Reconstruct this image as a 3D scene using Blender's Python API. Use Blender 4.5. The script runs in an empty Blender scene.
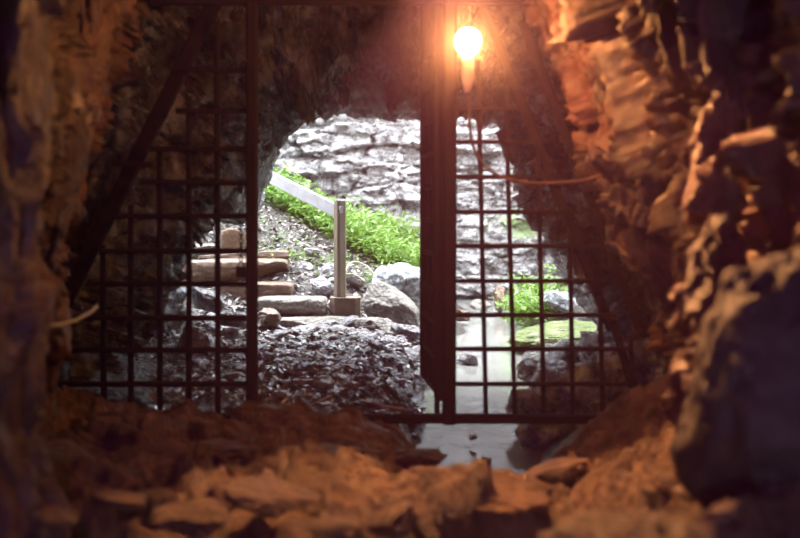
import bpy, math, random
import numpy as np
from mathutils import Vector

random.seed(7)
RNG = np.random.RandomState(11)
C = bpy.context.scene.collection
F = 800 * 50 / 36.0
PITCH = math.atan(68 / F)
CAM = np.array([0, 0, 1.5])
ca, sa = math.cos(PITCH), math.sin(PITCH)


def at(px, py, Y):
    """pixel direction of the 50 mm lens -> point of the place at depth Y"""
    u, v = (px - 400) / F, -(py - 269) / F
    dx, dy, dz = u, v * sa + ca, v * ca - sa
    t = Y / dy
    return np.array([dx * t, Y, 1.5 + dz * t])


# ------------------------------------------------------------------ noise
def _h(ix, iy, iz, seed):
    n = (ix * 374761393 + iy * 668265263 + iz * 2147483647 + seed * 1274126177) & 0xffffffff
    n = ((n ^ (n >> 13)) * 1274126177) & 0xffffffff
    n = ((n ^ (n >> 16)) * 2246822519) & 0xffffffff
    return ((n ^ (n >> 15)) & 0xffffff) / float(0xffffff)


def vnoise(P, seed=0):
    I = np.floor(P).astype(np.int64)
    f = P - I
    f = f * f * f * (f * (f * 6 - 15) + 10)
    out = 0
    for dx in (0, 1):
        wx = f[:, 0] if dx else 1 - f[:, 0]
        for dy in (0, 1):
            wy = f[:, 1] if dy else 1 - f[:, 1]
            for dz in (0, 1):
                wz = f[:, 2] if dz else 1 - f[:, 2]
                out = out + wx * wy * wz * _h(I[:, 0] + dx, I[:, 1] + dy, I[:, 2] + dz, seed)
    return out * 2 - 1


def fbm(P, oct=4, seed=0, gain=.5):
    a, s, out = 1, 1, 0
    for k in range(oct):
        out = out + a * vnoise(P * s + 17.3 * k, seed + k)
        a *= gain
        s *= 2.03
    return out


def ridged(P, oct=4, seed=0):
    a, s, out = 1, 1, 0
    for k in range(oct):
        out = out + a * (1 - 2 * np.abs(vnoise(P * s + 9.1 * k, seed + k)))
        a *= .5
        s *= 2.1
    return out


def voro(P, seed=0):
    """F1, F2 and a random value of the nearest cell"""
    I = np.floor(P).astype(np.int64)
    f1 = np.full(len(P), 9.)
    f2 = np.full(len(P), 9.)
    cid = np.zeros(len(P))
    for dx in (-1, 0, 1):
        for dy in (-1, 0, 1):
            for dz in (-1, 0, 1):
                J = I + np.array([dx, dy, dz])
                q = np.stack([J[:, i] + _h(J[:, 0], J[:, 1], J[:, 2], seed + 31 * (i + 1)) for i in range(3)], 1)
                d = np.sqrt(((q - P) ** 2).sum(1))
                r = _h(J[:, 0], J[:, 1], J[:, 2], seed + 777)
                near = d < f1
                f2 = np.where(near, f1, np.minimum(f2, d))
                cid = np.where(near, r, cid)
                f1 = np.where(near, d, f1)
    return f1, f2, cid


def facets(P, seed=0, tilt=.5, step=.3):
    """broken rock: every cell of the noise is its own tilted plane; unit = one cell"""
    I = np.floor(P).astype(np.int64)
    best = np.full(len(P), 9.)
    out = np.zeros(len(P))
    for dx in (-1, 0, 1):
        for dy in (-1, 0, 1):
            for dz in (-1, 0, 1):
                J = I + np.array([dx, dy, dz])
                q = np.stack([J[:, i] + _h(J[:, 0], J[:, 1], J[:, 2], seed + 31 * (i + 1)) for i in range(3)], 1)
                D = P - q
                d = (D ** 2).sum(1)
                h = sum((_h(J[:, 0], J[:, 1], J[:, 2], seed + 57 * (i + 1)) - .5) * 2 * D[:, i] for i in range(3)) * tilt
                h = h + (_h(J[:, 0], J[:, 1], J[:, 2], seed + 999) - .5) * step
                near = d < best
                out = np.where(near, h, out)
                best = np.where(near, d, best)
    return out


# ------------------------------------------------------------------ object helpers
def mesh(name, V, Fc, mat, parent=None, smooth=True):
    me = bpy.data.meshes.new(name)
    V = np.asarray(V, dtype=float)
    loc = np.zeros(3)
    me.from_pydata([tuple(v) for v in V], [], [tuple(int(i) for i in f) for f in Fc])
    if smooth:
        me.polygons.foreach_set('use_smooth', [True] * len(me.polygons))
    me.materials.append(mat)
    me.update()
    o = bpy.data.objects.new(name, me)
    C.objects.link(o)
    if parent is not None:
        o.parent = parent
    return o


def recentre(o):
    """put the origin of a top-level mesh at its own base"""
    me = o.data
    n = len(me.vertices)
    co = np.empty(n * 3)
    me.vertices.foreach_get('co', co)
    co = co.reshape(-1, 3)
    c = np.array([(co[:, 0].min() + co[:, 0].max()) / 2, (co[:, 1].min() + co[:, 1].max()) / 2, co[:, 2].min()])
    me.vertices.foreach_set('co', (co - c).ravel())
    me.update()
    o.location = c
    return o


def tag(o, label=None, cat=None, group=None, kind=None):
    if label: o['label'] = label
    if cat: o['category'] = cat
    if group: o['group'] = group
    if kind: o['kind'] = kind
    return o


def empty(name, loc, label, cat, group=None):
    o = bpy.data.objects.new(name, None)
    o.empty_display_size = .1
    C.objects.link(o)
    o.location = tuple(loc)
    return tag(o, label, cat, group)


def child(name, V, Fc, mat, root, smooth=False, label=None, under=None):
    V = np.asarray(V, dtype=float) - np.array(root.location)
    o = mesh(name, V, Fc, mat, under or root, smooth)
    if label: o['label'] = label
    return o


def normals_grid(P):
    du = np.gradient(P, axis=0)
    dv = np.gradient(P, axis=1)
    n = np.cross(du, dv)
    return n / np.maximum(np.linalg.norm(n, axis=2, keepdims=True), 1e-9)


def grid_faces(nu, nv, wrap=False):
    out = []
    m = nv if wrap else nv - 1
    for i in range(nu - 1):
        for j in range(m):
            a = i * nv + j
            b = i * nv + (j + 1) % nv
            out.append((a, a + nv, b + nv, b))
    return out


def catmull(K, n, wrap=False):
    """K: (m, ...) control values along axis 0 -> n samples"""
    K = np.asarray(K, dtype=float)
    m = len(K)
    if wrap:
        t = np.linspace(0, m, n, endpoint=False)
    else:
        t = np.linspace(0, m - 1, n)
    i = np.floor(t).astype(int)
    if not wrap: i = np.minimum(i, m - 2)
    f = (t - i).reshape((-1,) + (1,) * (K.ndim - 1))
    g = (lambda k: K[k % m]) if wrap else (lambda k: K[np.clip(k, 0, m - 1)])
    p0, p1, p2, p3 = g(i - 1), g(i), g(i + 1), g(i + 2)
    return .5 * ((2 * p1) + (-p0 + p2) * f + (2 * p0 - 5 * p1 + 4 * p2 - p3) * f ** 2 + (-p0 + 3 * p1 - 3 * p2 + p3) * f ** 3)


def tubegeo(path, r, n=8, cap=True):
    path = [np.asarray(p, float) for p in path]
    V, Fc = [], []
    rr = r if hasattr(r, '__len__') else [r] * len(path)
    up = np.array([.13, .21, .97])
    for k, p in enumerate(path):
        d = path[min(k + 1, len(path) - 1)] - path[max(k - 1, 0)]
        d = d / (np.linalg.norm(d) + 1e-9)
        a = np.cross(d, up)
        if np.linalg.norm(a) < .2: a = np.cross(d, np.array([1., .1, 0]))
        a /= np.linalg.norm(a)
        b = np.cross(d, a)
        for j in range(n):
            t = 2 * math.pi * j / n
            V.append(p + rr[k] * (math.cos(t) * a + math.sin(t) * b))
    for k in range(len(path) - 1):
        for j in range(n):
            Fc.append((k * n + j, k * n + (j + 1) % n, (k + 1) * n + (j + 1) % n, (k + 1) * n + j))
    if cap:
        Fc.append(tuple(range(n))[::-1])
        Fc.append(tuple((len(path) - 1) * n + j for j in range(n)))
    return V, Fc


def bargeo(p, q, w, d, side=None):
    """a straight bar with a rectangular, slightly chamfered section: w across, d in depth"""
    p, q = np.asarray(p, float), np.asarray(q, float)
    ax = (q - p) / np.linalg.norm(q - p)
    dep = np.array([0, 1., 0]) if side is None else np.asarray(side, float)
    a = np.cross(ax, dep)
    a /= np.linalg.norm(a)
    dep = np.cross(a, ax)
    c = min(w, d) * .18
    sec = [(-w / 2 + c, -d / 2), (w / 2 - c, -d / 2), (w / 2, -d / 2 + c), (w / 2, d / 2 - c), (w / 2 - c, d / 2), (-w / 2 + c, d / 2), (-w / 2, d / 2 - c), (-w / 2, -d / 2 + c)]
    V = [e + s[0] * a + s[1] * dep for e in (p, q) for s in sec]
    Fc = [(j, (j + 1) % 8, 8 + (j + 1) % 8, 8 + j) for j in range(8)] + [tuple(range(8))[::-1], tuple(range(8, 16))]
    return V, Fc


def ico(sub):
    t = (1 + 5 ** .5) / 2
    V = [(-1, t, 0), (1, t, 0), (-1, -t, 0), (1, -t, 0), (0, -1, t), (0, 1, t), (0, -1, -t), (0, 1, -t), (t, 0, -1), (t, 0, 1), (-t, 0, -1), (-t, 0, 1)]
    V = [np.array(v) / np.linalg.norm(v) for v in V]
    Fc = [(0, 11, 5), (0, 5, 1), (0, 1, 7), (0, 7, 10), (0, 10, 11), (1, 5, 9), (5, 11, 4), (11, 10, 2), (10, 7, 6), (7, 1, 8),
          (3, 9, 4), (3, 4, 2), (3, 2, 6), (3, 6, 8), (3, 8, 9), (4, 9, 5), (2, 4, 11), (6, 2, 10), (8, 6, 7), (9, 8, 1)]
    for _ in range(sub):
        mid, N = {}, []
        def m(a, b):
            k = (min(a, b), max(a, b))
            if k not in mid:
                v = V[a] + V[b]
                V.append(v / np.linalg.norm(v))
                mid[k] = len(V) - 1
            return mid[k]
        for a, b, c in Fc:
            x, y, z = m(a, b), m(b, c), m(c, a)
            N += [(a, x, z), (b, y, x), (c, z, y), (x, y, z)]
        Fc = N
    return np.array(V), Fc


ICO = {k: ico(k) for k in (0, 1, 2, 3, 4, 5)}


def rockgeo(size, seed, sub=4, rough=.12, planes=9, pow_=2.6):
    """angular boulder: rounded box cut by random planes, then noise; size = full (x,y,z)"""
    V, Fc = ICO[sub]
    rs = np.random.RandomState(seed)
    D = V.copy()
    r = (np.abs(D) ** pow_).sum(1) ** (-1 / pow_)
    for _ in range(planes):
        n = rs.normal(size=3)
        n /= np.linalg.norm(n)
        h = rs.uniform(.62, .9)
        dn = D @ n
        lim = np.where(dn > .05, h / np.maximum(dn, .05), 9)
        r = np.minimum(r, lim)
    P = D * r[:, None]
    s = np.array(size) / 2
    P = P * (1 + rough * fbm(P * 2.2 + seed, 4, seed)[:, None] * .6)
    P = P + V * (rough * .35 * ridged(P * 5 + seed, 3, seed + 5))[:, None]
    return P * s, Fc


# ------------------------------------------------------------------ materials
def ramp(nt, fac, stops):
    r = nt.nodes.new('ShaderNodeValToRGB')
    el = r.color_ramp.elements
    while len(el) < len(stops): el.new(.5)
    for e, (p, c) in zip(el, stops):
        e.position = p
        e.color = (c[0], c[1], c[2], 1) if hasattr(c, '__len__') else (c, c, c, 1)
    nt.links.new(fac, r.inputs[0])
    return r.outputs[0]


def noise_node(nt, scale, detail=6, rough=.6, vec=None, dist=0):
    n = nt.nodes.new('ShaderNodeTexNoise')
    n.inputs['Scale'].default_value = scale
    n.inputs['Detail'].default_value = detail
    n.inputs['Roughness'].default_value = rough
    n.inputs['Distortion'].default_value = dist
    if vec is not None: nt.links.new(vec, n.inputs['Vector'])
    return n.outputs['Fac']


def base_mat(name):
    m = bpy.data.materials.new(name)
    m.use_nodes = True
    nt = m.node_tree
    bs = nt.nodes['Principled BSDF']
    return m, nt, bs


def wvec(nt, stretch=(1, 1, 1), world=True):
    mp = nt.nodes.new('ShaderNodeMapping')
    mp.inputs['Scale'].default_value = stretch
    if world:
        g = nt.nodes.new('ShaderNodeNewGeometry')
        nt.links.new(g.outputs['Position'], mp.inputs['Vector'])
    else:
        g = nt.nodes.new('ShaderNodeTexCoord')
        nt.links.new(g.outputs['Object'], mp.inputs['Vector'])
    return mp.outputs[0]


def rock_mat(name, stops, scale=2.5, rough=.65, bump=.6, bscale=14, bdist=.02, stretch=(1, 1, 1), stain=None, spec=.5, world=True):
    m, nt, bs = base_mat(name)
    vec = wvec(nt, stretch, world)
    col = ramp(nt, noise_node(nt, scale, 9, .68, vec, .4), stops)
    if stain:
        sc, lo, hi, c = stain
        f = ramp(nt, noise_node(nt, sc, 6, .65, vec, .8), [(lo, 0), (hi, 1)])
        mx = nt.nodes.new('ShaderNodeMix')
        mx.data_type = 'RGBA'
        nt.links.new(f, mx.inputs[0])
        nt.links.new(col, mx.inputs[6])
        mx.inputs[7].default_value = (*c, 1)
        col = mx.outputs[2]
    nt.links.new(col, bs.inputs['Base Color'])
    bs.inputs['Specular IOR Level'].default_value = spec
    rr = ramp(nt, noise_node(nt, scale * 2.3, 4, .6, vec), [(.3, rough - .18), (.7, rough + .12)])
    nt.links.new(rr, bs.inputs['Roughness'])
    b = nt.nodes.new('ShaderNodeBump')
    b.inputs['Strength'].default_value = bump
    b.inputs['Distance'].default_value = bdist
    vo = nt.nodes.new('ShaderNodeTexVoronoi')
    vo.inputs['Scale'].default_value = bscale * .9
    nt.links.new(vec, vo.inputs['Vector'])
    ma = nt.nodes.new('ShaderNodeMath')
    ma.operation = 'MULTIPLY_ADD'
    nt.links.new(noise_node(nt, bscale, 8, .72, vec, .7), ma.inputs[0])
    ma.inputs[1].default_value = 1.6
    nt.links.new(vo.outputs['Distance'], ma.inputs[2])
    nt.links.new(ma.outputs[0], b.inputs['Height'])
    nt.links.new(b.outputs[0], bs.inputs['Normal'])
    return m


M = {}
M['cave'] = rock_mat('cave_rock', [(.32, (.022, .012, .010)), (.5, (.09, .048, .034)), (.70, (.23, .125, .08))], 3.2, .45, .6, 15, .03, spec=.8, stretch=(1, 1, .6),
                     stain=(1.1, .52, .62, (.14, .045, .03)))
M['cave_far'] = rock_mat('mouth_rock', [(.36, (.035, .034, .034)), (.5, (.19, .195, .19)), (.62, (.56, .57, .56))], 4.5, .24, 1, 9, .12, spec=1, stretch=(1, 1, .7),  # pale cool mottling stands in for daylight on this rock
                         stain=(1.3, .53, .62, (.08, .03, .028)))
M['floor'] = rock_mat('cave_floor_rock', [(.3, (.04, .024, .017)), (.5, (.12, .070, .046)), (.72, (.26, .16, .11))], 5.5, .5, .8, 16, .035)
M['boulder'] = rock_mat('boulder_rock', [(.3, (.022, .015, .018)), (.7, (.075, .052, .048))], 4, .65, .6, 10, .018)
M['soil'] = rock_mat('leaf_soil', [(.3, (.018, .014, .010)), (.55, (.055, .045, .032)), (.75, (.13, .12, .10))], 9, .4, 1, 30, .05, spec=.9)
M['stone'] = rock_mat('wet_stone', [(.3, (.09, .08, .085)), (.6, (.27, .25, .27)), (.8, (.46, .44, .48))], 6, .32, 1, 22, .03, spec=1)
M['slab'] = rock_mat('grey_slab_stone', [(.32, (.08, .07, .055)), (.55, (.22, .20, .17)), (.75, (.46, .44, .41))], 7, .55, 1, 30, .02)
M['step'] = rock_mat('sandstone_step', [(.3, (.06, .032, .018)), (.6, (.13, .075, .042)), (.8, (.24, .16, .11))], 5, .5, .7, 20, .01)
M['moss'] = rock_mat('moss_turf', [(.3, (.03, .05, .01)), (.55, (.10, .135, .022)), (.75, (.20, .22, .06))], 7, .8, 1, 40, .02,
                     stain=(3, .55, .66, (.32, .26, .20)))
M['wetrock'] = rock_mat('wet_bank_rock', [(.36, (.06, .065, .07)), (.5, (.38, .42, .44)), (.62, (.78, .83, .86))], 7, .26, 1, 16, .07, spec=1)  # wet rock; pale bluish tones raised in place of daylight glints


def cliff_mat():
    m, nt, bs = base_mat('limestone_cliff')
    vec = wvec(nt, (1, 1, 1.9))
    col = ramp(nt, noise_node(nt, 6.5, 10, .82, vec, .15), [(.34, (.03, .03, .027)), (.455, (.14, .135, .128)), (.55, (.33, .32, .31)), (.70, (.56, .55, .545))])
    vo = nt.nodes.new('ShaderNodeTexVoronoi')
    vo.feature = 'DISTANCE_TO_EDGE'
    vo.inputs['Scale'].default_value = 3.2
    nzc = nt.nodes.new('ShaderNodeTexNoise')
    nzc.inputs['Scale'].default_value = 3
    nt.links.new(vec, nzc.inputs['Vector'])
    ad = nt.nodes.new('ShaderNodeVectorMath')
    ad.operation = 'MULTIPLY_ADD'
    nt.links.new(nzc.outputs['Color'], ad.inputs[0])
    ad.inputs[1].default_value = (.5, .5, .5)
    nt.links.new(vec, ad.inputs[2])
    nt.links.new(ad.outputs[0], vo.inputs['Vector'])
    crack = ramp(nt, vo.outputs['Distance'], [(.0, .25), (.035, 1)])
    mx = nt.nodes.new('ShaderNodeMix')
    mx.data_type = 'RGBA'
    mx.blend_type = 'MULTIPLY'
    mx.inputs[0].default_value = 1
    nt.links.new(col, mx.inputs[6])
    nt.links.new(crack, mx.inputs[7])
    mo = nt.nodes.new('ShaderNodeMix')
    mo.data_type = 'RGBA'
    nt.links.new(ramp(nt, noise_node(nt, .9, 6, .7, vec, .3), [(.58, 0), (.66, .7)]), mo.inputs[0])
    nt.links.new(mx.outputs[2], mo.inputs[6])
    mo.inputs[7].default_value = (.15, .23, .06, 1)
    nt.links.new(mo.outputs[2], bs.inputs['Base Color'])
    bs.inputs['Roughness'].default_value = .85
    b = nt.nodes.new('ShaderNodeBump')
    b.inputs['Strength'].default_value = .8
    b.inputs['Distance'].default_value = .06
    nt.links.new(noise_node(nt, 7, 8, .7, vec, .5), b.inputs['Height'])
    nt.links.new(b.outputs[0], bs.inputs['Normal'])
    return m


M['cliff'] = cliff_mat()


def simple(name, col, rough=.5, metal=0, bump=0, bscale=60, vary=.3, world=False, stretch=(1, 1, 1)):
    m, nt, bs = base_mat(name)
    vec = wvec(nt, stretch, world)
    c0 = tuple(x * (1 - vary) for x in col)
    c1 = tuple(min(1, x * (1 + vary)) for x in col)
    nt.links.new(ramp(nt, noise_node(nt, bscale * .3, 5, .6, vec), [(.3, c0), (.7, c1)]), bs.inputs['Base Color'])
    bs.inputs['Roughness'].default_value = rough
    bs.inputs['Metallic'].default_value = metal
    if bump:
        b = nt.nodes.new('ShaderNodeBump')
        b.inputs['Strength'].default_value = bump
        b.inputs['Distance'].default_value = .004
        nt.links.new(noise_node(nt, bscale, 5, .6, vec), b.inputs['Height'])
        nt.links.new(b.outputs[0], bs.inputs['Normal'])
    return m


M['iron'] = simple('rusty_iron', (.014, .009, .009), .85, 0, .5, 50)
M['iron'].node_tree.nodes['Principled BSDF'].inputs['Specular IOR Level'].default_value = .15
M['brass'] = simple('aged_brass', (.35, .22, .09), .45, .8, .2, 60)
M['socket'] = simple('lamp_socket', (.62, .48, .38), .5, 0, 0, 40)
M['cable'] = simple('brown_cable', (.13, .075, .055), .55, 0, 0, 40)
M['white_cable'] = simple('pale_cable', (.62, .72, .60), .4, 0, 0, 40, .1)
M['wood'] = simple('weathered_wood', (.14, .11, .07), .8, 0, .6, 34, .28, stretch=(1, 1, .12))
M['rail'] = simple('silver_grey_wood', (.24, .24, .25), .8, 0, .6, 34, .2, stretch=(.2, 1, 1))
M['concrete'] = simple('brown_footing', (.14, .10, .07), .85, 0, .6, 40, .25)
M['twig'] = simple('dry_twig', (.36, .33, .25), .8, 0, .4, 40)
M['bark'] = simple('stem_green', (.22, .36, .10), .7, 0, 0, 40)


def leaf_mat(name, a, b_, tr=.45, rough=.45):
    m, nt, bs = base_mat(name)
    vec = wvec(nt)
    col = ramp(nt, noise_node(nt, 9, 4, .7, vec), [(.3, a), (.7, b_)])
    nt.links.new(col, bs.inputs['Base Color'])
    bs.inputs['Roughness'].default_value = rough
    if tr:
        t = nt.nodes.new('ShaderNodeBsdfTranslucent')
        nt.links.new(col, t.inputs['Color'])
        mx = nt.nodes.new('ShaderNodeMixShader')
        mx.inputs[0].default_value = tr
        nt.links.new(bs.outputs[0], mx.inputs[1])
        nt.links.new(t.outputs[0], mx.inputs[2])
        nt.links.new(mx.outputs[0], nt.nodes['Material Output'].inputs['Surface'])
    return m


M['leaf'] = leaf_mat('fresh_leaf', (.06, .175, .015), (.22, .32, .07))
M['litter'] = leaf_mat('dead_leaf', (.035, .028, .02), (.30, .26, .25), 0, .3)


def water_mat():
    m, nt, bs = base_mat('stream_water')
    vec = wvec(nt, (1.0, .55, 1))
    bs.inputs['Base Color'].default_value = (.20, .20, .185, 1)
    bs.inputs['Roughness'].default_value = .07
    bs.inputs['IOR'].default_value = 1.45
    bs.inputs['Specular IOR Level'].default_value = .9
    b = nt.nodes.new('ShaderNodeBump')
    b.inputs['Strength'].default_value = .9
    b.inputs['Distance'].default_value = .011
    nt.links.new(noise_node(nt, 5, 4, .55, vec), b.inputs['Height'])
    nt.links.new(b.outputs[0], bs.inputs['Normal'])
    return m


M['water'] = water_mat()


def bulb_mat():
    m, nt, bs = base_mat('glowing_bulb')
    bs.inputs['Base Color'].default_value = (1, .8, .6, 1)
    bs.inputs['Emission Color'].default_value = (1, .39, .125, 1)
    bs.inputs['Emission Strength'].default_value = BULB
    return m


BULB = 500.0
M['bulb'] = bulb_mat()


# ------------------------------------------------------------------ rock surface displacement
def crag(P, amp=1.0, sc=1.0):
    """ bulges, blocks and sharp flutes of the cave rock, in metres along the normal"""
    P = P * sc
    amp = amp / sc
    W = P + .12 * np.stack([fbm(P * 1.7, 2, 41), fbm(P * 1.7, 2, 47), fbm(P * 1.7, 2, 53)], 1)
    big = .12 * fbm(W * 1.1, 3, 3)
    blk = .28 * facets(W * np.array([2.9, 2.9, 1.4]), 5, .6, .5)
    blk2 = .15 * facets(W * np.array([7, 7, 3.2]) + .3, 9, .6, .6)
    blk3 = .065 * facets(W * np.array([17, 17, 8]) + .3, 13, .6, .6)
    fine = .035 * ridged(W * np.array([6, 6, 2.8]), 4, 21) + blk3
    return amp * (big + blk + blk2 + fine)


# ------------------------------------------------------------------ the cave shell
def ring_px(Y, pts):
    return [at(x, y, Y) for x, y in pts]


def ring_m(Y, pts):
    return [np.array([x, Y, z]) for x, z in pts]


RINGS = [
    ring_m(-2.6, [(-1.0, -.4), (-1.2, .1), (-1.3, .6), (-1.35, 1.1), (-1.3, 1.6), (-1.15, 2.0), (-.85, 2.4), (-.4, 2.6), (0, 2.7), (.4, 2.6), (.85, 2.4), (1.15, 2.0), (1.3, 1.6), (1.35, 1.0), (1.3, .4), (1.0, -.4)]),
    ring_m(-.8, [(-1.3, -.4), (-1.5, .1), (-1.6, .6), (-1.65, 1.1), (-1.6, 1.6), (-1.4, 2.1), (-1.0, 2.6), (-.5, 2.9), (0, 3.0), (.5, 2.9), (1.0, 2.7), (1.4, 2.2), (1.6, 1.6), (1.65, 1.0), (1.6, .4), (1.3, -.4)]),
    ring_m(1.4, [(-1.2, -.4), (-1.45, .1), (-1.5, .6), (-1.5, 1.1), (-1.5, 1.6), (-1.3, 2.1), (-1.0, 2.7), (-.5, 3.0), (0, 3.1), (.5, 3.0), (1.0, 2.8), (1.4, 2.3), (1.6, 1.7), (1.65, 1.0), (1.6, .4), (1.4, -.4)]),
    ring_px(3.0, [(-200, 750), (-140, 560), (-90, 380), (-75, 220), (-65, 60), (-40, -100), (40, -260), (200, -350), (400, -380), (600, -340), (740, -220), (840, -60), (880, 120), (900, 300), (920, 480), (990, 700)]),
    ring_px(4.0, [(-100, 620), (-60, 480), (-40, 340), (-25, 220), (-10, 100), (20, -40), (90, -160), (200, -240), (380, -260), (560, -220), (690, -120), (760, 20), (785, 160), (790, 290), (800, 420), (860, 560)]),
    ring_px(5.0, [(-60, 520), (-20, 430), (-5, 330), (10, 230), (30, 120), (50, 20), (110, -80), (220, -160), (380, -180), (520, -150), (600, -60), (650, 60), (690, 180), (725, 300), (740, 400), (800, 480)]),
    ring_px(6.3, [(0, 470), (20, 400), (38, 320), (50, 240), (62, 160), (90, 70), (150, -10), (250, -70), (380, -90), (480, -80), (550, -20), (590, 80), (625, 180), (680, 280), (710, 370), (750, 450)]),
    ring_px(7.6, [(50, 430), (75, 360), (95, 290), (110, 230), (140, 165), (180, 95), (230, 45), (300, 25), (390, 20), (490, 35), (535, 80), (557, 150), (592, 230), (650, 300), (705, 385), (740, 450)]),
    ring_px(9.75, [(110, 400), (160, 330), (180, 262), (205, 224), (252, 214), (262, 182), (284, 138), (316, 114), (400, 112), (500, 116), (520, 155), (536, 205), (560, 262), (595, 320), (650, 390), (710, 440)]),
    ring_px(10.1, [(30, 410), (90, 330), (120, 240), (150, 180), (190, 140), (215, 105), (245, 70), (300, 50), (400, 45), (510, 55), (560, 90), (585, 160), (610, 240), (640, 320), (700, 400), (760, 450)]),
    ring_px(10.35, [(-300, 460), (-280, 260), (-260, 60), (-220, -80), (-150, -120), (0, -150), (150, -170), (300, -180), (450, -180), (620, -170), (760, -150), (880, -80), (950, 0), (980, 200), (1000, 360), (1020, 470)]),
]


def build_shell():
    R = np.array(RINGS)                      # rings x 16 x 3
    G = catmull(R, 560)                      # along the passage
    G = np.swapaxes(catmull(np.swapaxes(G, 0, 1), 480), 0, 1)
    n = normals_grid(G)
    Pf = G.reshape(-1, 3)
    # outward = away from the axis of the passage
    c = G.mean(axis=1, keepdims=True)
    s = np.sign(((G - c) * n).sum(2, keepdims=True))
    s = np.where(G[:, :, 1:2] > 10.05, -np.sign(n[:, :, 1:2]), s)
    n = n * s
    d = crag(Pf).reshape(G.shape[:2] + (1,))
    # the rim of the mouth keeps its measured outline: no big bulges there
    w = np.clip(np.abs(G[:, :, 1:2] - 9.75) / .9, .32, 1) * (1 + .9 * np.exp(-((G[:, :, 1:2] - 7.7) / .7) ** 2))
    G2 = G - n * d * w
    nu, nv = G.shape[:2]
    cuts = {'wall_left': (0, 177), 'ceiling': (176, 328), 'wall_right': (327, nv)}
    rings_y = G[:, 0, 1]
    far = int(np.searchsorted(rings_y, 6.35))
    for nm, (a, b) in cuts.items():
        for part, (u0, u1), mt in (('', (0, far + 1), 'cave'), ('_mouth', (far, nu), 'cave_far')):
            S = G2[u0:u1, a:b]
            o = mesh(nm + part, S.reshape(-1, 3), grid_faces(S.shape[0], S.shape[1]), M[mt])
            tag(o, kind='structure')
    # back of the passage behind the camera
    S = G2[0]
    V = [S.mean(0)] + list(S)
    tag(mesh('wall_back', V, [(0, i, i + 1) for i in range(1, len(S))], M['cave']), kind='structure')


build_shell()


# ------------------------------------------------------------------ ground
CTRL = [  # (px, py, Y) points the ground passes through
    (100, 560, 3.3), (300, 545, 3.4), (500, 545, 3.4), (640, 540, 3.4), (760, 560, 3.0), (900, 560, 3.2), (-100, 560, 3.2),
    (100, 470, 4.6), (250, 478, 4.5), (400, 490, 4.6), (500, 514, 4.6), (620, 480, 4.6), (720, 440, 4.6),
    (0, 400, 5.4), (120, 420, 5.4), (260, 436, 5.4), (390, 452, 5.35), (450, 502, 5.4), (525, 496, 5.4), (580, 440, 5.5), (640, 400, 5.5), (720, 370, 5.5),
    (60, 400, 6.2), (200, 420, 6.1), (330, 424, 6.1), (405, 428, 6.0), (445, 505, 6.0), (520, 500, 6.0), (565, 440, 6.1), (620, 410, 6.3), (680, 380, 6.3),
    (100, 370, 7.5), (260, 388, 7.3), (400, 392, 7.3), (440, 455, 7.2), (520, 440, 7.2), (560, 405, 7.4), (620, 380, 7.5),
    (442, 425, 8.1), (475, 428, 8.1), (512, 424, 8.1), (445, 430, 7.6), (510, 430, 7.6),
    (120, 335, 9), (260, 347, 9), (400, 352, 9), (448, 398, 9), (520, 396, 9), (560, 372, 9), (610, 350, 9), (660, 330, 9),
    (100, 300, 10.4), (180, 305, 10.4), (260, 328, 10.4), (340, 330, 10.4), (415, 338, 10.4), (455, 368, 10.4), (512, 366, 10.4), (535, 352, 10.4), (600, 345, 10.4), (700, 330, 10.4),
    (60, 235, 12), (150, 265, 12), (220, 286, 11.7), (250, 302, 11.2), (215, 252, 12.5), (290, 275, 11.8), (345, 305, 11.3), (385, 300, 11.9), (420, 318, 11.9), (455, 345, 12), (510, 345, 12), (545, 330, 12), (620, 310, 12), (700, 300, 12),
    (200, 210, 13.2), (262, 222, 13.2), (320, 246, 13.2), (370, 268, 13.2), (420, 276, 13.2), (455, 335, 13.4), (510, 333, 13.4), (560, 305, 13.4), (640, 290, 13.4),
    (220, 180, 15), (290, 205, 15), (350, 235, 15), (420, 256, 15), (455, 318, 15.2), (510, 318, 15.2), (560, 290, 15), (640, 270, 15),
    (230, 175, 17), (300, 200, 17), (420, 250, 17), (455, 300, 17), (520, 296, 17), (600, 280, 17), (700, 260, 17),
]


def tps_fit(XY, z, lam=.02):
    n = len(XY)
    d = np.linalg.norm(XY[:, None] - XY[None], axis=2)
    K = np.where(d > 0, d ** 2 * np.log(np.maximum(d, 1e-9)), 0) + lam * np.eye(n)
    Pm = np.hstack([np.ones((n, 1)), XY])
    A = np.zeros((n + 3, n + 3))
    A[:n, :n] = K
    A[:n, n:] = Pm
    A[n:, :n] = Pm.T
    return np.linalg.solve(A, np.concatenate([z, np.zeros(3)]))


_pts = np.array([at(*c) for c in CTRL] + [np.array([x, y, .42]) for x in (-1.6, 0, 1.6) for y in (-2.6, -.5, 1.6)])
_W = tps_fit(_pts[:, :2], _pts[:, 2])


def ground0(X, Yv):
    Q = np.stack([np.asarray(X, float), np.asarray(Yv, float)], 1)
    out = np.zeros(len(Q))
    n = len(_pts)
    for i in range(n):
        d2 = ((Q - _pts[i, :2]) ** 2).sum(1)
        out += _W[i] * .5 * np.where(d2 > 0, d2 * np.log(np.maximum(d2, 1e-12)), 0)
    return out + _W[n] + Q @ _W[n + 1:]


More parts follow.
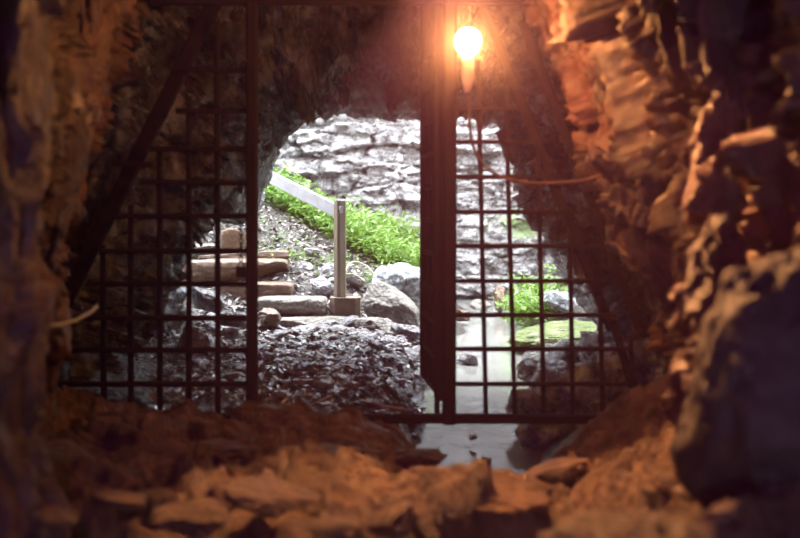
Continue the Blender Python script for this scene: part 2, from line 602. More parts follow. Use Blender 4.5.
def ground(X, Yv):
    X = np.asarray(X, float)
    Yv = np.asarray(Yv, float)
    P = np.stack([X, Yv, np.zeros_like(X)], 1)
    z = ground0(X, Yv)
    z = np.where(z < .02, .02 + (z - .02) * 2.4, z)
    ins = 1 / (1 + np.exp((Yv - 6.2) * 5))      # inside the cave
    W = P + .1 * np.stack([fbm(P * 2, 2, 61), fbm(P * 2, 2, 67), 0 * X], 1)
    inz = .14 * facets(W * np.array([1.7, 2.4, 1]), 71, .35, .5) + .12 * facets(W * np.array([4.2, 6, 1]), 73, .35, .9) + .065 * facets(W * np.array([11, 14, 1]), 74, .4, .9) + .03 * ridged(P * 3.2, 4, 75)
    inz = inz + .085 * (voro(P * 19, 76)[0] - .4) / (1 + np.exp(-(X - .55) * 8))        # nodular gravel on the right
    inz = inz * np.where(X > -.2, np.clip((6.1 - Yv) / .9, .3, 1), 1)
    edge = 4.08 + .16 * fbm(P * np.array([1.6, 0, 0]), 3, 91) + .12 * X
    win = 1 / (1 + np.exp((X - .60) * 16)) * (.3 + .7 / (1 + np.exp(-(X - .03) * 14)))
    inz = inz - .55 * win / (1 + np.exp(-(edge - Yv) * 26)) + .05 * win * np.exp(-((Yv - edge - .2) / .3) ** 2)
    h1, h2, e = voro(W * 8, 79)
    outz = .04 * facets(W * np.array([5, 6, 1]), 82, .5, .4) + .03 * fbm(P * 1.5, 3, 81) + .035 * (e - .4) * np.clip((h2 - h1) * 3, 0, 1) + .012 * ridged(P * 9, 3, 83)
    wet = (z < .02)
    return z + ins * inz + (1 - ins) * np.where(wet, .4, 1) * outz


def gz(x, y):
    return float(ground([x], [y])[0])


def ground_mesh(name, x0, x1, y0, y1, step, mat):
    nx, ny = int((x1 - x0) / step) + 1, int((y1 - y0) / step) + 1
    X, Yg = np.meshgrid(np.linspace(x0, x1, nx), np.linspace(y0, y1, ny), indexing='ij')
    Z = ground(X.ravel(), Yg.ravel())
    o = mesh(name, np.stack([X.ravel(), Yg.ravel(), Z], 1), [f[::-1] for f in grid_faces(nx, ny)], M[mat])
    return tag(o, kind='structure')


ground_mesh('floor', -2.7, 2.9, 2.3, 6.2, .016, 'floor')
ground_mesh('floor_back', -2.7, 2.9, -2.7, 2.3, .05, 'floor')
ground_mesh('ground', -4.5, 4.5, 6.2, 18.0, .035, 'soil')

# stream
wx0, wx1, wy0, wy1 = -.3, 2.6, 5.35, 17.4
tag(mesh('water', [(wx0, wy0, 0), (wx1, wy0, 0), (wx1, wy1, 0), (wx0, wy1, 0)], [(0, 1, 2, 3)], M['water']),
    'shallow pale grey stream flowing under the right half of the iron gate', 'stream', kind='stuff')


# ------------------------------------------------------------------ cliff
def cliff():
    nx, nz = 560, 300
    X, Z = np.meshgrid(np.linspace(-8, 8, nx), np.linspace(-.6, 5.6, nz), indexing='ij')
    Yb = 16.6 + .10 * (Z) + .5 * np.sin(X * .55 + 1) + np.where(X > 2.2, -(X - 2.2) * .9, 0) + np.where(X < -1.5, (X + 1.5) * .55, 0)
    P = np.stack([X, Yb, Z], 2).reshape(-1, 3)
    Wz = P[:, 2] + .12 * fbm(P * np.array([.7, .7, .7]), 3, 101) - .035 * P[:, 0]
    bed = Wz * 2.1 + .5 * np.sin(Wz * 3.1)
    bi = np.floor(bed)
    bf = bed - bi
    off = _h(bi.astype(np.int64), 0 * bi.astype(np.int64), 0 * bi.astype(np.int64), 5)
    Q = np.stack([P[:, 0] * 1.5, 0 * P[:, 0], bi * 7.3], 1)
    f1, f2, c = voro(Q + .15 * fbm(P * 2, 2, 7)[:, None], 111)
    d = .22 * off + .16 * c * np.clip((f2 - f1) * 8, 0, 1) - .07 * (np.clip(1 - bf * 9, 0, 1) + np.clip(1 - (1 - bf) * 9, 0, 1))
    d = d + .24 * facets(P * np.array([1.5, .3, 3.6]), 131, .18, .9) + .14 * facets(P * np.array([4.2, .5, 8]), 133, .25, .9) + .12 * fbm(P * 1.2, 3, 115) + .03 * ridged(P * 7, 4, 119)
    P[:, 1] -= d
    tag(mesh('cliff', P, grid_faces(nx, nz), M['cliff']), kind='structure')


cliff()


# ------------------------------------------------------------------ standing rock masses inside the cave
def column(name, spine, label, mat='cave', seed=0, amp=.8, nr=340, na=230):
    """spine: list of (px, py, Y, half width px, depth radius m)"""
    ctr, rx, ry = [], [], []
    for px, py, Y, hw, dr in spine:
        ctr.append(at(px, py, Y))
        rx.append(hw * Y / F)
        ry.append(dr)
    ctr, rx, ry = catmull(ctr, nr), catmull(np.array(rx)[:, None], nr), catmull(np.array(ry)[:, None], nr)
    th = np.linspace(0, 2 * math.pi, na, endpoint=False)
    G = np.zeros((nr, na, 3))
    sx = np.sign(np.cos(th)) * np.abs(np.cos(th)) ** .8
    sy = np.sign(np.sin(th)) * np.abs(np.sin(th)) ** .8
    G[:, :, 0] = ctr[:, :1] + rx * sx
    G[:, :, 1] = ctr[:, 1:2] + ry * sy
    G[:, :, 2] = ctr[:, 2:]
    N = np.stack([np.broadcast_to(sx, (nr, na)), np.broadcast_to(sy, (nr, na)), 0 * G[:, :, 2]], 2)
    G = G + N * crag(G.reshape(-1, 3) + seed * 3.7, amp, 1.25).reshape(nr, na, 1)
    V = list(G.reshape(-1, 3)) + [G[0].mean(0), G[-1].mean(0)]
    Fc = grid_faces(nr, na, True)
    a, b = nr * na, nr * na + 1
    Fc += [(a, (j + 1) % na, j) for j in range(na)] + [(b, (nr - 1) * na + j, (nr - 1) * na + (j + 1) % na) for j in range(na)]
    return recentre(tag(mesh(name, V, Fc, M[mat]), label, 'rock'))


column('rock_pillar', [(604, -160, 5.8, 56, .42), (606, -60, 5.8, 48, .4), (608, 20, 5.8, 44, .38), (616, 90, 5.75, 40, .36), (632, 150, 5.7, 36, .34), (644, 210, 5.6, 33, .32), (660, 260, 5.5, 32, .3), (694, 300, 5.4, 30, .26), (735, 325, 5.3, 26, .2)],
       'large orange lit craggy rock pillar right of the gate, cable fixed to it', seed=1, amp=.8)
column('rock_pillar', [(706, -200, 4.0, 44, .24), (718, -60, 3.95, 36, .2), (724, 60, 3.9, 26, .17), (726, 150, 3.85, 22, .15), (716, 240, 3.8, 18, .14), (704, 330, 3.8, 16, .13), (702, 420, 3.8, 20, .15), (710, 520, 3.8, 40, .2)],
       'narrow fluted rock pillar at the right with a thin lit edge, behind the big boulder', seed=4, amp=.6)
column('rock_pillar', [(-30, -260, 3.5, 60, .35), (-22, -80, 3.5, 50, .3), (-12, 60, 3.5, 40, .3), (-12, 180, 3.45, 38, .28), (-22, 300, 3.4, 34, .26), (-26, 420, 3.4, 36, .28), (-10, 560, 3.4, 60, .34)],
       'dark reddish rock pillar at the left edge of the picture', seed=7, amp=.4)
column('rock_pillar', [(76, -240, 5.0, 56, .35), (74, -80, 5.0, 38, .3), (70, 30, 5.0, 26, .25), (52, 130, 4.95, 22, .22), (38, 220, 4.9, 18, .2), (24, 320, 4.95, 22, .22), (10, 440, 5.0, 36, .3)],
       'slim orange brown rock rib leaning between the left pillar and the gate', seed=9, amp=.42)


def rock(name, px, py, Y, w, h, dep, seed, label, mat='boulder', rot=(0, 0, 0), sub=4, rough=.12, pw=2.6, planes=9, group=None, cat='rock'):
    """rock whose centre shows at px,py; w,h are its size in the picture, dep its depth in metres"""
    V, Fc = rockgeo((w * Y / F, dep, h * Y / F), seed, sub, rough, planes, pw)
    o = mesh(name, V, Fc, M[mat])
    o.rotation_euler = rot
    o.location = tuple(at(px, py, Y))
    return tag(o, label, cat, group)


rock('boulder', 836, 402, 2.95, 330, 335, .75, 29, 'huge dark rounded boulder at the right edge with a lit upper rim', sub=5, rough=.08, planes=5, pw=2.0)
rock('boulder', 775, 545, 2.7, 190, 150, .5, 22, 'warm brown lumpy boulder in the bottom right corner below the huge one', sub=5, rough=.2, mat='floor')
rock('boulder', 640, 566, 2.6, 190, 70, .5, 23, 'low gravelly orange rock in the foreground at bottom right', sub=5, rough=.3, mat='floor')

# slabs lying on the cave floor
for i, (px, py, Y, w, h, dep, rz, ry, lab) in enumerate([
    (272, 497, 3.9, 92, 24, .35, .1, .16, 'long pale edged slab lying in the left foreground of the cave floor'),
    (390, 522, 3.6, 62, 30, .22, .4, -.12, 'pointed orange stone at the bottom centre of the cave floor'),
    (470, 487, 4.4, 150, 22, .5, -.1, .05, 'broad flat orange ledge stone before the gap of the stream'),
    (418, 458, 5.2, 60, 20, .28, .2, .1, 'brown slab under the gate rail beside the stream'),
    (66, 458, 4.4, 60, 16, .3, -.5, .5, 'slanting reddish stone at the left of the cave floor'),
    (190, 520, 3.6, 70, 24, .28, .3, -.1, 'dim angular stone low in the left foreground'),
    (120, 500, 3.8, 60, 20, .26, .8, .2, 'dark broken stone beside the slanting reddish one'),
    (330, 455, 4.9, 120, 16, .4, 0, .03, 'wide low brown slab just inside the doorway'),
    (222, 452, 4.9, 80, 18, .3, .2, -.04, 'dull brown slab below the left grille'),
    (330, 530, 3.4, 50, 22, .2, 1.0, .1, 'small amber stone left of the pointed orange one'),
    (45, 520, 3.5, 80, 30, .3, .2, .1, 'almost black stone in the bottom left corner'),
    (560, 470, 4.7, 60, 20, .3, -.3, -.15, 'rusty slab sloping down to the stream from the right'),
]):
    rock('floor_slab', px, py, Y, w, h, dep, 40 + i, lab, 'floor', (0, ry, rz), 4, .14, 3.5)

# ------------------------------------------------------------------ iron gate
GY = 6.0
S = GY / F   # metres per pixel at the gate


def gbar(nm, root, p, q, w=.026, d=.03, dy=0., mat='iron', label=None):
    a, b = at(p[0], p[1], GY + dy), at(q[0], q[1], GY + dy)
    V, Fc = bargeo(a, b, w, d)
    return child(nm, V, Fc, M[mat], root, label=label)


frame = empty('iron_gate', at(430, 418, GY), 'dark iron gate frame with bottom rail, thick centre post and top beam', 'gate')
gbar('bottom_rail', frame, (240, 418), (628, 419), .052, .05)
gbar('top_beam', frame, (150, 1), (560, 1), .05, .05)
gbar('centre_post', frame, (450, -40), (449, 424), .075, .07)
gbar('door_post', frame, (252, -40), (252, 424), .062, .06)
gbar('door_stop', frame, (436, -40), (437, 416), .03, .05, .06)

gl = empty('metal_grille', at(180, 345, GY), 'left fixed iron grille with stepped outline beside the doorway', 'gate')
dl = .045
for xt, yt, xb, yb in [(217, 20, 218, 420), (189, 96, 189, 420), (160, 150, 160, 420), (131, 205, 131, 420), (103, 245, 104, 420)]:
    gbar('vertical_bar', gl, (xt, yt), (xb, yb), .030, .03, dl)
for x0, y0, x1, y1 in [(174, 69, 252, 71), (176, 111, 252, 111), (112, 163, 152, 165), (150, 149, 252, 149), (140, 182, 252, 183), (112, 216, 252, 216), (100, 251, 252, 251),
                       (86, 284, 252, 284), (74, 318, 252, 318), (66, 350, 252, 350), (60, 384, 252, 384)]:
    gbar('horizontal_bar', gl, (x0, y0), (x1, y1), .030, .03, dl - .028)
gbar('diagonal_strut', gl, (226, -20), (60, 312), .085, .05, dl + .05)
gbar('bottom_rail', gl, (56, 416), (250, 418), .045, .04, dl)

gr = empty('metal_grille', at(540, 418, GY), 'right iron grille of square bars over the stream', 'gate')
for xt, yt, xb, yb in [(478, 60, 486, 418), (505, 70, 515, 418), (538, 150, 544, 418), (570, 236, 573, 418), (600, 296, 603, 418), (630, 335, 634, 400)]:
    gbar('vertical_bar', gr, (xt, yt), (xb, yb), .025, .026, dl)
for x0, y0, x1, y1 in [(450, 108, 516, 108), (450, 142, 534, 142), (450, 177, 556, 177), (450, 212, 578, 212), (450, 246, 600, 246), (450, 281, 606, 281),
                       (450, 315, 616, 315), (450, 349, 632, 349), (450, 384, 640, 384)]:
    gbar('horizontal_bar', gr, (x0, y0), (x1, y1), .025, .026, dl - .026)
gbar('diagonal_strut', gr, (484, 10), (612, 330), .055, .045, dl + .05)
gbar('diagonal_strut', gr, (522, 20), (640, 330), .055, .045, dl + .12)
gbar('edge_bar', gr, (612, 320), (640, 412), .04, .04, dl + .02)

# door leaf swung open away from us, seen edge on
door = empty('metal_door', at(444, 404, 6.06), 'narrow iron barred door swung open against the thick centre post', 'door')
dx0, dx1, dy0, dy1 = .232, .150, 6.09, 6.90


def dbar(nm, x, y, z, x2, y2, z2, w=.035, d=.035):
    V, Fc = bargeo((x, y, z), (x2, y2, z2), w, d, (dx1 - dx0, dy1 - dy0, 0) if abs(z2 - z) > .5 else (0, 0, 1))
    child(nm, V, Fc, M['iron'], door)


ztop, zbot = 2.75, .41
dbar('hinge_stile', dx0, dy0, zbot, dx0, dy0, ztop, .05, .05)
dbar('lock_stile', dx1, dy1, zbot, dx1, dy1, ztop, .05, .05)
for k in range(1, 5):
    t = k / 5
    dbar('vertical_bar', dx0 + (dx1 - dx0) * t, dy0 + (dy1 - dy0) * t, zbot, dx0 + (dx1 - dx0) * t, dy0 + (dy1 - dy0) * t, ztop, .026, .026)
for k in range(13):
    z = zbot + (ztop - zbot) * k / 12
    dbar('horizontal_bar', dx0, dy0, z, dx1, dy1, z, .028, .028)

# chain and padlock on the left door post
pl = empty('padlock', at(241, 268, GY - .05), 'small dark padlock hanging on a short chain from the left door post', 'padlock')
V, Fc = [], []
for k in range(9):
    c = at(241, 224 + k * 4.3, GY - .06)
    ang = (k % 2) * math.pi / 2
    pth = [c + np.array([math.cos(ang) * .010 * math.cos(t), math.sin(ang) * .010 * math.cos(t), .016 * math.sin(t)]) for t in np.linspace(0, 2 * math.pi, 13)]
    v, f = tubegeo(pth, .0035, 6, False)
    Fc += [tuple(i + len(V) for i in g) for g in f]
    V += v
child('chain', V, Fc, M['iron'], pl, True)
c = at(241, 272, GY - .06)
bx, bf = bargeo(c + np.array([0, 0, .028]), c - np.array([0, 0, .028]), .05, .022)
lock_part = child('lock_body', bx, bf, M['iron'], pl)
pth = [c + np.array([.016 * math.cos(t), 0, .026 + .03 * math.sin(t)]) for t in np.linspace(0, math.pi, 10)]
v, f = tubegeo(pth, .004, 6)
child('shackle', v, f, M['iron'], pl, True, under=lock_part)

# ------------------------------------------------------------------ lamp
LY = 5.3
LP = at(468, 41, LY)
lamp = empty('gate_lamp', at(468, 90, LY), 'bare glowing bulb in an upright socket on the centre post', 'lamp')
V, Fc = ICO[3]
Vb = np.array(V) * .058
Vb[:, 2] = np.where(Vb[:, 2] < 0, Vb[:, 2] * 1.15, Vb[:, 2])
child('bulb', Vb + LP, Fc, M['bulb'], lamp, True, 'glowing warm white bulb')
v, f = tubegeo([LP - np.array([0, 0, h]) for h in (.07, .085, .10, .17, .20, .24)], [.022, .028, .026, .030, .024, .016], 16)
child('socket', v, f, M['socket'], lamp, True)
e = LP - np.array([0, 0, .19])
v, f = bargeo(e, np.array([at(452, 76, 5.96)[0], 5.96, e[2]]), .018, .018, (0, 0, 1))
child('bracket', v, f, M['iron'], lamp)


def cable(name, pts, r, mat, label, cat='cable'):
    K = catmull([at(*p) for p in pts], len(pts) * 7)
    v, f = tubegeo(K, r, 8)
    return recentre(tag(mesh(name, v, f, M[mat]), label, cat))


cable('electric_cable', [(468, 84, LY), (469, 105, 5.31), (470, 128, 5.32), (474, 148, 5.33), (485, 166, 5.34), (505, 178, 5.35), (530, 183, 5.37), (558, 183, 5.4), (586, 180, 5.42), (610, 172, 5.45)], .0085, 'cable',
      'thin cable hanging in a curve from the lamp to the right rock pillar')
cable('electric_cable', [(20, 318, 4.0), (40, 324, 4.15), (55, 325, 4.3), (70, 322, 4.4), (82, 317, 4.5), (92, 311, 4.6), (97, 306, 4.75)], .006, 'white_cable',
      'short pale cable curving out of the dark left wall')

# ------------------------------------------------------------------ handrail
PY = 11.0
post = empty('handrail', at(346, 318, PY), 'weathered wooden handrail with one square post beside the steps', 'handrail')
a, b = at(340, 303, PY), at(340, 201, PY)
V, Fc = bargeo(a, b, .10, .10)
V = np.array(V)
ang = .6
cx, cy = a[0], a[1]
R2 = np.array([[math.cos(ang), -math.sin(ang)], [math.sin(ang), math.cos(ang)]])
V[:, :2] = (V[:, :2] - [cx, cy]) @ R2.T + [cx, cy]
post_part = child('post', V, Fc, M['wood'], post)
V, Fc = bargeo(at(341, 213, PY - .05), at(262, 173, PY + 1.5), .135, .04, (.8, .6, 0))
child('rail_board', V, Fc, M['rail'], post)
V, Fc = bargeo(at(345.5, 297, PY), at(345.5, 322, PY), .30, .26)
V = np.array(V)
child('footing', V, Fc, M['concrete'], post)
v, f = tubegeo([at(339, 211, PY - .075), at(339, 211, PY - .09)], .009, 8)
child('bolt', v, f, M['iron'], post, under=post_part)


# ------------------------------------------------------------------ steps
def step(px0, px1, pt, pb, Y, dep, seed, label, rz=0, mat='step', rough=.045):
    w = (px1 - px0) * Y / F
    h = (pb - pt) * Y / F + .06
    V, Fc = rockgeo((w * 1.06, dep, h * 1.1), seed, 4, rough, 3, 9)
    c = at((px0 + px1) / 2, pt, Y)
    o = mesh('stone_step', V, Fc, M[mat])
    o.location = (c[0], Y + dep / 2, c[2] - h / 2)
    o.rotation_euler = (0, 0, rz)
    return tag(o, label, 'step')


step(276, 347, 321, 332, 10.45, .42, 61, 'lowest flat grey slab of the steps beside the handrail footing', .05, 'slab')
step(255, 323, 300, 317, 10.8, .4, 62, 'second rough grey brown stone step from the bottom', -.03, 'slab')
step(215, 289, 285, 299, 11.2, .4, 63, 'third brown sandstone step from the bottom, behind the door post', .02)
step(180, 282, 262, 283, 11.6, .5, 64, 'long square brown sandstone step with a pale top, fourth from the bottom', .02)
step(200, 284, 252, 262, 12.1, .4, 65, 'thin brown step just above the long square one', 0)
step(220, 242, 229, 248, 12.4, .3, 66, 'small upright orange brown block at the top of the steps behind the grille', .1)
step(150, 215, 246, 262, 12.3, .4, 67, 'pale topped stone at the left end of the upper steps', -.1, 'slab')

# ------------------------------------------------------------------ rocks outside
for i, (px, py, Y, w, h, dep, rot, mt, lab) in enumerate([
    (392, 310, 10.75, 74, 34, .55, (.25, .62, .1), 'slab', 'large tilted pale grey slab right of the handrail footing'),
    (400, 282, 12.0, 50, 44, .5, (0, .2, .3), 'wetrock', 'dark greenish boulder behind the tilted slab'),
    (376, 328, 10.25, 52, 22, .35, (0, .05, .1), 'slab', 'flat dull stone at the foot of the tilted slab'),
    (408, 332, 10.2, 30, 20, .3, (0, .1, .6), 'stone', 'small dark rock between the tilted slab and the centre post'),
    (266, 320, 10.3, 26, 22, .3, (0, .1, .3), 'step', 'brown block against the left end of the lowest slab'),
    (313, 252, 12.4, 15, 10, .2, (0, .2, .3), 'slab', 'small pale stone lying high on the leafy slope'),
    (326, 272, 12.0, 24, 16, .25, (0, -.2, .8), 'stone', 'grey stone on the slope left of the post'),
    (322, 288, 11.5, 28, 20, .25, (0, .5, .2), 'stone', 'angular stone beside the upper end of the steps, left of the footing'),
    (302, 268, 12.1, 22, 14, .25, (0, .3, .2), 'stone', 'grey stone at the right end of the long sandstone step'),
    (352, 280, 11.9, 24, 12, .25, (0, .4, .4), 'slab', 'weathered stone just right of the post'),
    (312, 306, 11.0, 18, 13, .2, (0, .2, .9), 'slab', 'pale stone between the second step and the footing'),
    (412, 302, 12.3, 26, 30, .3, (0, .6, .3), 'slab', 'grey stone beside the centre post behind the tilted slab'),
    (467, 358, 10.2, 20, 16, .25, (0, 0, .3), 'stone', 'dark wet rock standing in the stream near the centre post'),
    (486, 360, 10.6, 15, 11, .2, (0, 0, .9), 'stone', 'smaller dark rock in the stream to the right of the other'),
    (473, 437, 6.75, 9, 6, .06, (0, 0, .2), 'stone', 'tiny dark pebble in the pale water below the rail'),
    (486, 459, 6.35, 10, 5, .06, (0, 0, .6), 'stone', 'tiny dark pebble at the near edge of the water'),
    (462, 316, 13.4, 16, 14, .3, (0, 0, .3), 'step', 'brown rock at the far bank of the stream beside the centre post'),
    (482, 306, 14.5, 22, 12, .3, (0, 0, .1), 'slab', 'pale rock at the foot of the cliff across the stream'),
    (500, 300, 14.8, 12, 26, .3, (0, 0, .1), 'step', 'tan upright rock at the foot of the cliff left of the green plants'),
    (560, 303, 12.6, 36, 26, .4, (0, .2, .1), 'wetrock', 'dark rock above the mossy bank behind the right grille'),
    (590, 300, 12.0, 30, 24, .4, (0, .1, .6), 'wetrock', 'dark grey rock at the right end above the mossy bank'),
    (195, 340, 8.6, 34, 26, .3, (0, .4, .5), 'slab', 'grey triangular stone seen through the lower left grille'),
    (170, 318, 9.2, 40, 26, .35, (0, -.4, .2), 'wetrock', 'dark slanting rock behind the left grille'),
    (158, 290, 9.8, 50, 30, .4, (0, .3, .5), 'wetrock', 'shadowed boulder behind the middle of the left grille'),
    (210, 300, 9.9, 44, 22, .35, (0, .3, .3), 'stone', 'wet stone left of the steps behind the left grille'),
    (232, 318, 9.7, 36, 18, .3, (0, .1, .1), 'stone', 'wet stone low at the left door post'),
]):
    rock('stone' if w < 40 else 'boulder', px, py, Y, w, h, dep, 80 + i, lab, mt, rot, 4, .12, 3.2)

rock('mossy_bank', 566, 337, 11.2, 110, 30, 1.2, 130, 'yellow green mossy bank at the far right edge of the stream', 'moss', (0, -.1, -.3), 5, .12, 3, cat='bank')
# wet fallen blocks along the right shore
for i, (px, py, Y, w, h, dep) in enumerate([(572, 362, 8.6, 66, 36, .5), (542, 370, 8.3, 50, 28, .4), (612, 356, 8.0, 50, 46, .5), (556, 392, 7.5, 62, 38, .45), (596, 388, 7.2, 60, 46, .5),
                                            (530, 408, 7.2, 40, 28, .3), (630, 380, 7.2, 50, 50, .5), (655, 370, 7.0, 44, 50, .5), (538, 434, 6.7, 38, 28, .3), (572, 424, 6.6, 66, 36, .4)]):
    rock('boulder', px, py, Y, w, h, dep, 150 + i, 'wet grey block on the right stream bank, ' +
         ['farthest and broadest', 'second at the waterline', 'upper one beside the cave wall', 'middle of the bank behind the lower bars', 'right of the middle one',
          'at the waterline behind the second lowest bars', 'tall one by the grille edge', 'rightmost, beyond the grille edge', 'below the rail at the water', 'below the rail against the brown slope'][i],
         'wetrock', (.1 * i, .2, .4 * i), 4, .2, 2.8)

# loose small stones on the ground between gate and steps
rs = np.random.RandomState(5)
protos = []
for k in range(6):
    V, Fc = rockgeo((.11, .09, .045), 300 + k, 2, .2, 6, 2.6)
    me = bpy.data.meshes.new('loose_stone')
    me.from_pydata([tuple(v) for v in V], [], Fc)
    me.polygons.foreach_set('use_smooth', [True] * len(me.polygons))
    me.materials.append(M['stone'])
    protos.append(me)
n = 0
xs, ys, sc = [], [], []
while n < 295:
    Yv = 10.6 - 3.9 * rs.uniform() ** 1.8
    px = rs.uniform(195, 422)
    u = (px - 400) / F * Yv
    xs.append(u); ys.append(Yv); sc.append(rs.uniform(.4, 1.5) * (1.25 if Yv > 9 else .9)); n += 1
zz = ground(xs, ys)
for x, y, z, s in zip(xs, ys, zz, sc):
    o = bpy.data.objects.new('loose_stone', protos[rs.randint(6)])
    C.objects.link(o)
    o.location = (x, y, z + .008 * s)
    o.rotation_euler = (rs.uniform(-.3, .3), rs.uniform(-.3, .3), rs.uniform(0, 6.3))
    o.scale = (s, s, s)
    tag(o, 'small loose wet stone in the rubble between gate and steps', 'stone', 'loose stones between gate and steps')

# ------------------------------------------------------------------ litter, twigs, undergrowth
def leaves(name, P, size, mat, label, cat, flat=.5, seed=0, kind='stuff'):
    r = np.random.RandomState(seed)
    V, Fc = [], []
    for p, s in zip(P, size):
        n = r.normal(size=3) * flat + np.array([0, 0, 1])
        n /= np.linalg.norm(n)
        a = np.cross(n, r.normal(size=3))
        a /= np.linalg.norm(a)
        b = np.cross(n, a)
        k = len(V)
        V += [p - a * s, p - b * s * .45 + n * s * .12, p + a * s, p + b * s * .45 + n * s * .12, p - n * s * .04]
        Fc += [(k, k + 1, k + 4), (k + 1, k + 2, k + 4), (k + 2, k + 3, k + 4), (k + 3, k, k + 4)]
    return tag(mesh(name, V, Fc, M[mat], smooth=False), label, cat, kind=kind)


r = np.random.RandomState(3)
N = 9000
Yv = r.uniform(6.4, 14.6, N)
X = (r.uniform(150, 425, N) - 400) / F * Yv
Z = ground(X, Yv)
ok = Z > .04
P = np.stack([X, Yv, Z + r.uniform(.002, .02, N)], 1)[ok]
leaves('leaf_litter', P, r.uniform(.018, .05, len(P)), 'litter', 'brown and grey dead leaves strewn over the ground and slope outside', 'leaf litter', .35, 4)


def plants(name, spots, label, leaf=.03, height=.35, seed=0, nl=16):
    """low leafy undergrowth: stems carrying leaves, on the ground"""
    r = np.random.RandomState(seed)
    P, sz = [], []
    V, Fc = [], []
    for (x, y, z, s) in spots:
        h = height * s * r.uniform(.6, 1.2)
        lean = r.normal(size=2) * .25 * h
        top = np.array([x + lean[0], y + lean[1], z + h])
        v, f = tubegeo([np.array([x, y, z - .02]), (np.array([x, y, z]) + top) / 2 + np.array([0, 0, .02]), top], [.004, .003, .002], 4)
        Fc += [tuple(i + len(V) for i in g) for g in f]
        V += v
        for k in range(nl):
            t = r.uniform(.3, 1.05)
            q = np.array([x, y, z]) * (1 - t) + top * t + r.normal(size=3) * np.array([.07, .07, .03]) * (.6 + s * .5)
            P.append(q)
            sz.append(leaf * r.uniform(.6, 1.3) * (.7 + .4 * s))
    o = leaves(name, P, sz, 'leaf', label, 'plants', .55, seed + 1)
    return o


def slope_spots(n, poly, seed, smin=.6, smax=1.2):
    r = np.random.RandomState(seed)
    out = []
    while len(out) < n:
        px = r.uniform(*poly[0])
        Y = r.uniform(*poly[1])
        x = (px - 400) / F * Y
        out.append((x, Y, 0, r.uniform(smin, smax)))
    z = ground([o[0] for o in out], [o[1] for o in out])
    return [(o[0], o[1], zz, o[3]) for o, zz in zip(out, z)]


sp = slope_spots(1000, ((225, 430), (12.9, 14.9)), 31)
sp = [s for s in sp if s[2] > .25 and s[1] > 14.1 - (s[0] / s[1] * F + 140) / 160 * 1.1]
plants('undergrowth', sp, 'bright green leafy undergrowth covering the slope below the pale cliff', .042, .34, 32)
sp = slope_spots(70, ((258, 420), (11.9, 13.1)), 33, .25, .6)
plants('undergrowth', [s for s in sp if s[2] > .5], 'sparse small green seedlings on the leafy slope left of the post', .03, .2, 34, 8)
sp = [(at(px, 300, Y)[0], Y, 0, s) for px, Y, s in zip(r.uniform(512, 556, 80), r.uniform(12.4, 13.8, 80), r.uniform(.6, 1.3, 80))]
z = ground([s[0] for s in sp], [s[1] for s in sp])
plants('shrub', [(s[0], s[1], max(zz, .05), s[3]) for s, zz in zip(sp, z)], 'bright green leafy shrub across the stream behind the right grille', .045, .42, 36)

for i, (pts, rad, lab) in enumerate([
    ([(284, 399, 6.9), (305, 396, 6.9), (328, 401, 6.9), (350, 408, 6.8)], .012, 'pale bare stick lying just behind the doorway'),
    ([(352, 398, 7.0), (375, 404, 6.9), (412, 411, 6.8)], .010, 'thin dark stick near the centre post behind the rail'),
    ([(300, 412, 6.7), (318, 402, 6.8), (340, 392, 7.1)], .009, 'short stick crossing the pale one behind the doorway'),
    ([(345, 272, 12.0), (352, 262, 12.2), (366, 266, 12.2), (382, 284, 12.1)], .008, 'bent thin twig arching above the tilted slab'),
]):
    cable('stick', pts, rad, 'twig', lab, 'stick')

# ------------------------------------------------------------------ light
w = bpy.data.worlds.new('World')
bpy.context.scene.world = w
w.use_nodes = True
bg = w.node_tree.nodes['Background']
bg.inputs[0].default_value = (.84, .86, 1.0, 1)
bg.inputs[1].default_value = 18


def light(name, typ, loc, energy, col, size=.1, rot=None):
    l = bpy.data.lights.new(name, typ)
    l.energy = energy
    l.color = col
    if typ == 'POINT': l.shadow_soft_size = size
    if typ == 'SUN': l.angle = size
    o = bpy.data.objects.new(name, l)
    C.objects.link(o)
    o.location = loc
    if rot: o.rotation_euler = rot
    return o


light('sunlight', 'SUN', (0, 8, 12), 6.0, (1, .98, .95), math.radians(20), (math.radians(-24), math.radians(-10), 0))
light('purple_fill', 'POINT', (-.3, -.9, 2.3), 85, (.5, .04, 1.0), .15)  # added unseen light behind the camera, tints the dark areas purple
sp_ = light('offscreen_fill', 'SPOT', (.2, 4.95, 2.65), 620, (1.0, .41, .15), .035, Vector((.35, -1.35, -2.1)).to_track_quat('-Z', 'Y').to_euler())  # unseen spot aimed to brighten the floor and graze the boulder
sp_.data.spot_size = math.radians(72)
sp_.data.spot_blend = .3
sp_.data.shadow_soft_size = .035
sp_ = light('offscreen_fill', 'SPOT', (.05, 4.5, 2.75), 90, (1.0, .41, .15), .035, Vector((.95, 1.15, -.75)).to_track_quat('-Z', 'Y').to_euler())  # second unseen spot, added only to light the right pillar
sp_.data.spot_size = math.radians(56)
sp_.data.spot_blend = .4
light('offscreen_fill', 'POINT', (-1.0, 5.6, 2.9), 3.5, (1.0, .2, .25), .05)  # unseen red light added to redden the upper left rock

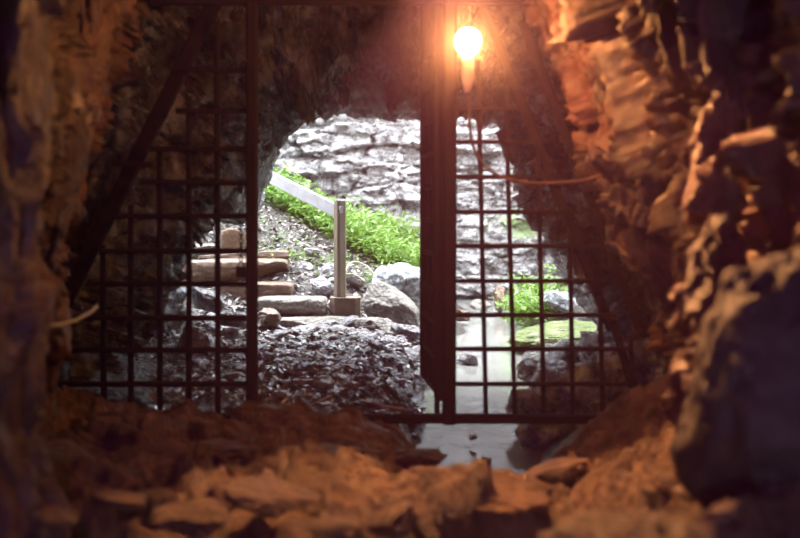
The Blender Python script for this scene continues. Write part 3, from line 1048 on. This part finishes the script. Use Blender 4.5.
# added haze volume; its purple lifts the dark areas of the cave
m = bpy.data.materials.new('purple_haze_fill')
m.use_nodes = True
nt = m.node_tree
nt.nodes.clear()
vs = nt.nodes.new('ShaderNodeVolumeScatter')
vs.inputs['Color'].default_value = (.68, .36, .95, 1)
vs.inputs['Density'].default_value = .012
vs.inputs['Anisotropy'].default_value = .6
out = nt.nodes.new('ShaderNodeOutputMaterial')
nt.links.new(vs.outputs[0], out.inputs['Volume'])
x0, x1, y0, y1, z0, z1 = -2.4, 2.4, -.8, 8.6, -.2, 3.3
V = [(x, y, z) for x in (x0, x1) for y in (y0, y1) for z in (z0, z1)]
Fc = [(0, 1, 3, 2), (4, 6, 7, 5), (0, 4, 5, 1), (2, 3, 7, 6), (0, 2, 6, 4), (1, 5, 7, 3)]
ADDED_HAZE = True
if ADDED_HAZE:
    tag(mesh('added_haze', V, Fc, m, smooth=False), 'added purple tinted haze volume lifting the darkness of the cave air', 'added_haze', kind='stuff')

# added haze sphere imitating the glow around the bulb
m2 = bpy.data.materials.new('lamp_glow_haze')
m2.use_nodes = True
nt = m2.node_tree
nt.nodes.clear()
vs = nt.nodes.new('ShaderNodeVolumeScatter')
vs.inputs['Color'].default_value = (.95, .85, .8, 1)
vs.inputs['Anisotropy'].default_value = .3
tc = nt.nodes.new('ShaderNodeTexCoord')
ln = nt.nodes.new('ShaderNodeVectorMath')
ln.operation = 'LENGTH'
nt.links.new(tc.outputs['Object'], ln.inputs[0])
mr = nt.nodes.new('ShaderNodeMapRange')
mr.interpolation_type = 'SMOOTHSTEP'
nt.links.new(ln.outputs['Value'], mr.inputs['Value'])
mr.inputs['From Min'].default_value = .05
mr.inputs['From Max'].default_value = .5
mr.inputs['To Min'].default_value = .17
mr.inputs['To Max'].default_value = 0
nt.links.new(mr.outputs[0], vs.inputs['Density'])
out = nt.nodes.new('ShaderNodeOutputMaterial')
nt.links.new(vs.outputs[0], out.inputs['Volume'])
V, Fc = ICO[3]
o = mesh('added_haze', np.array(V) * .5, Fc, m2)
o.location = tuple(LP)
tag(o, 'added haze sphere making the warm glow around the lit bulb', 'added_haze', kind='stuff')

# ------------------------------------------------------------------ camera
cam = bpy.data.cameras.new('camera')
cam.lens = 50
cam.sensor_width = 36
co = bpy.data.objects.new('camera', cam)
C.objects.link(co)
co.location = tuple(CAM)
co.rotation_euler = (math.pi / 2 - PITCH, 0, 0)
cam.dof.use_dof = True
cam.dof.focus_distance = 11.3
cam.dof.aperture_fstop = 1.5
bpy.context.scene.camera = co
vs_ = bpy.context.scene.view_settings
vs_.view_transform = 'Standard'
vs_.look = 'None'
vs_.exposure = 0
vs_.gamma = 1
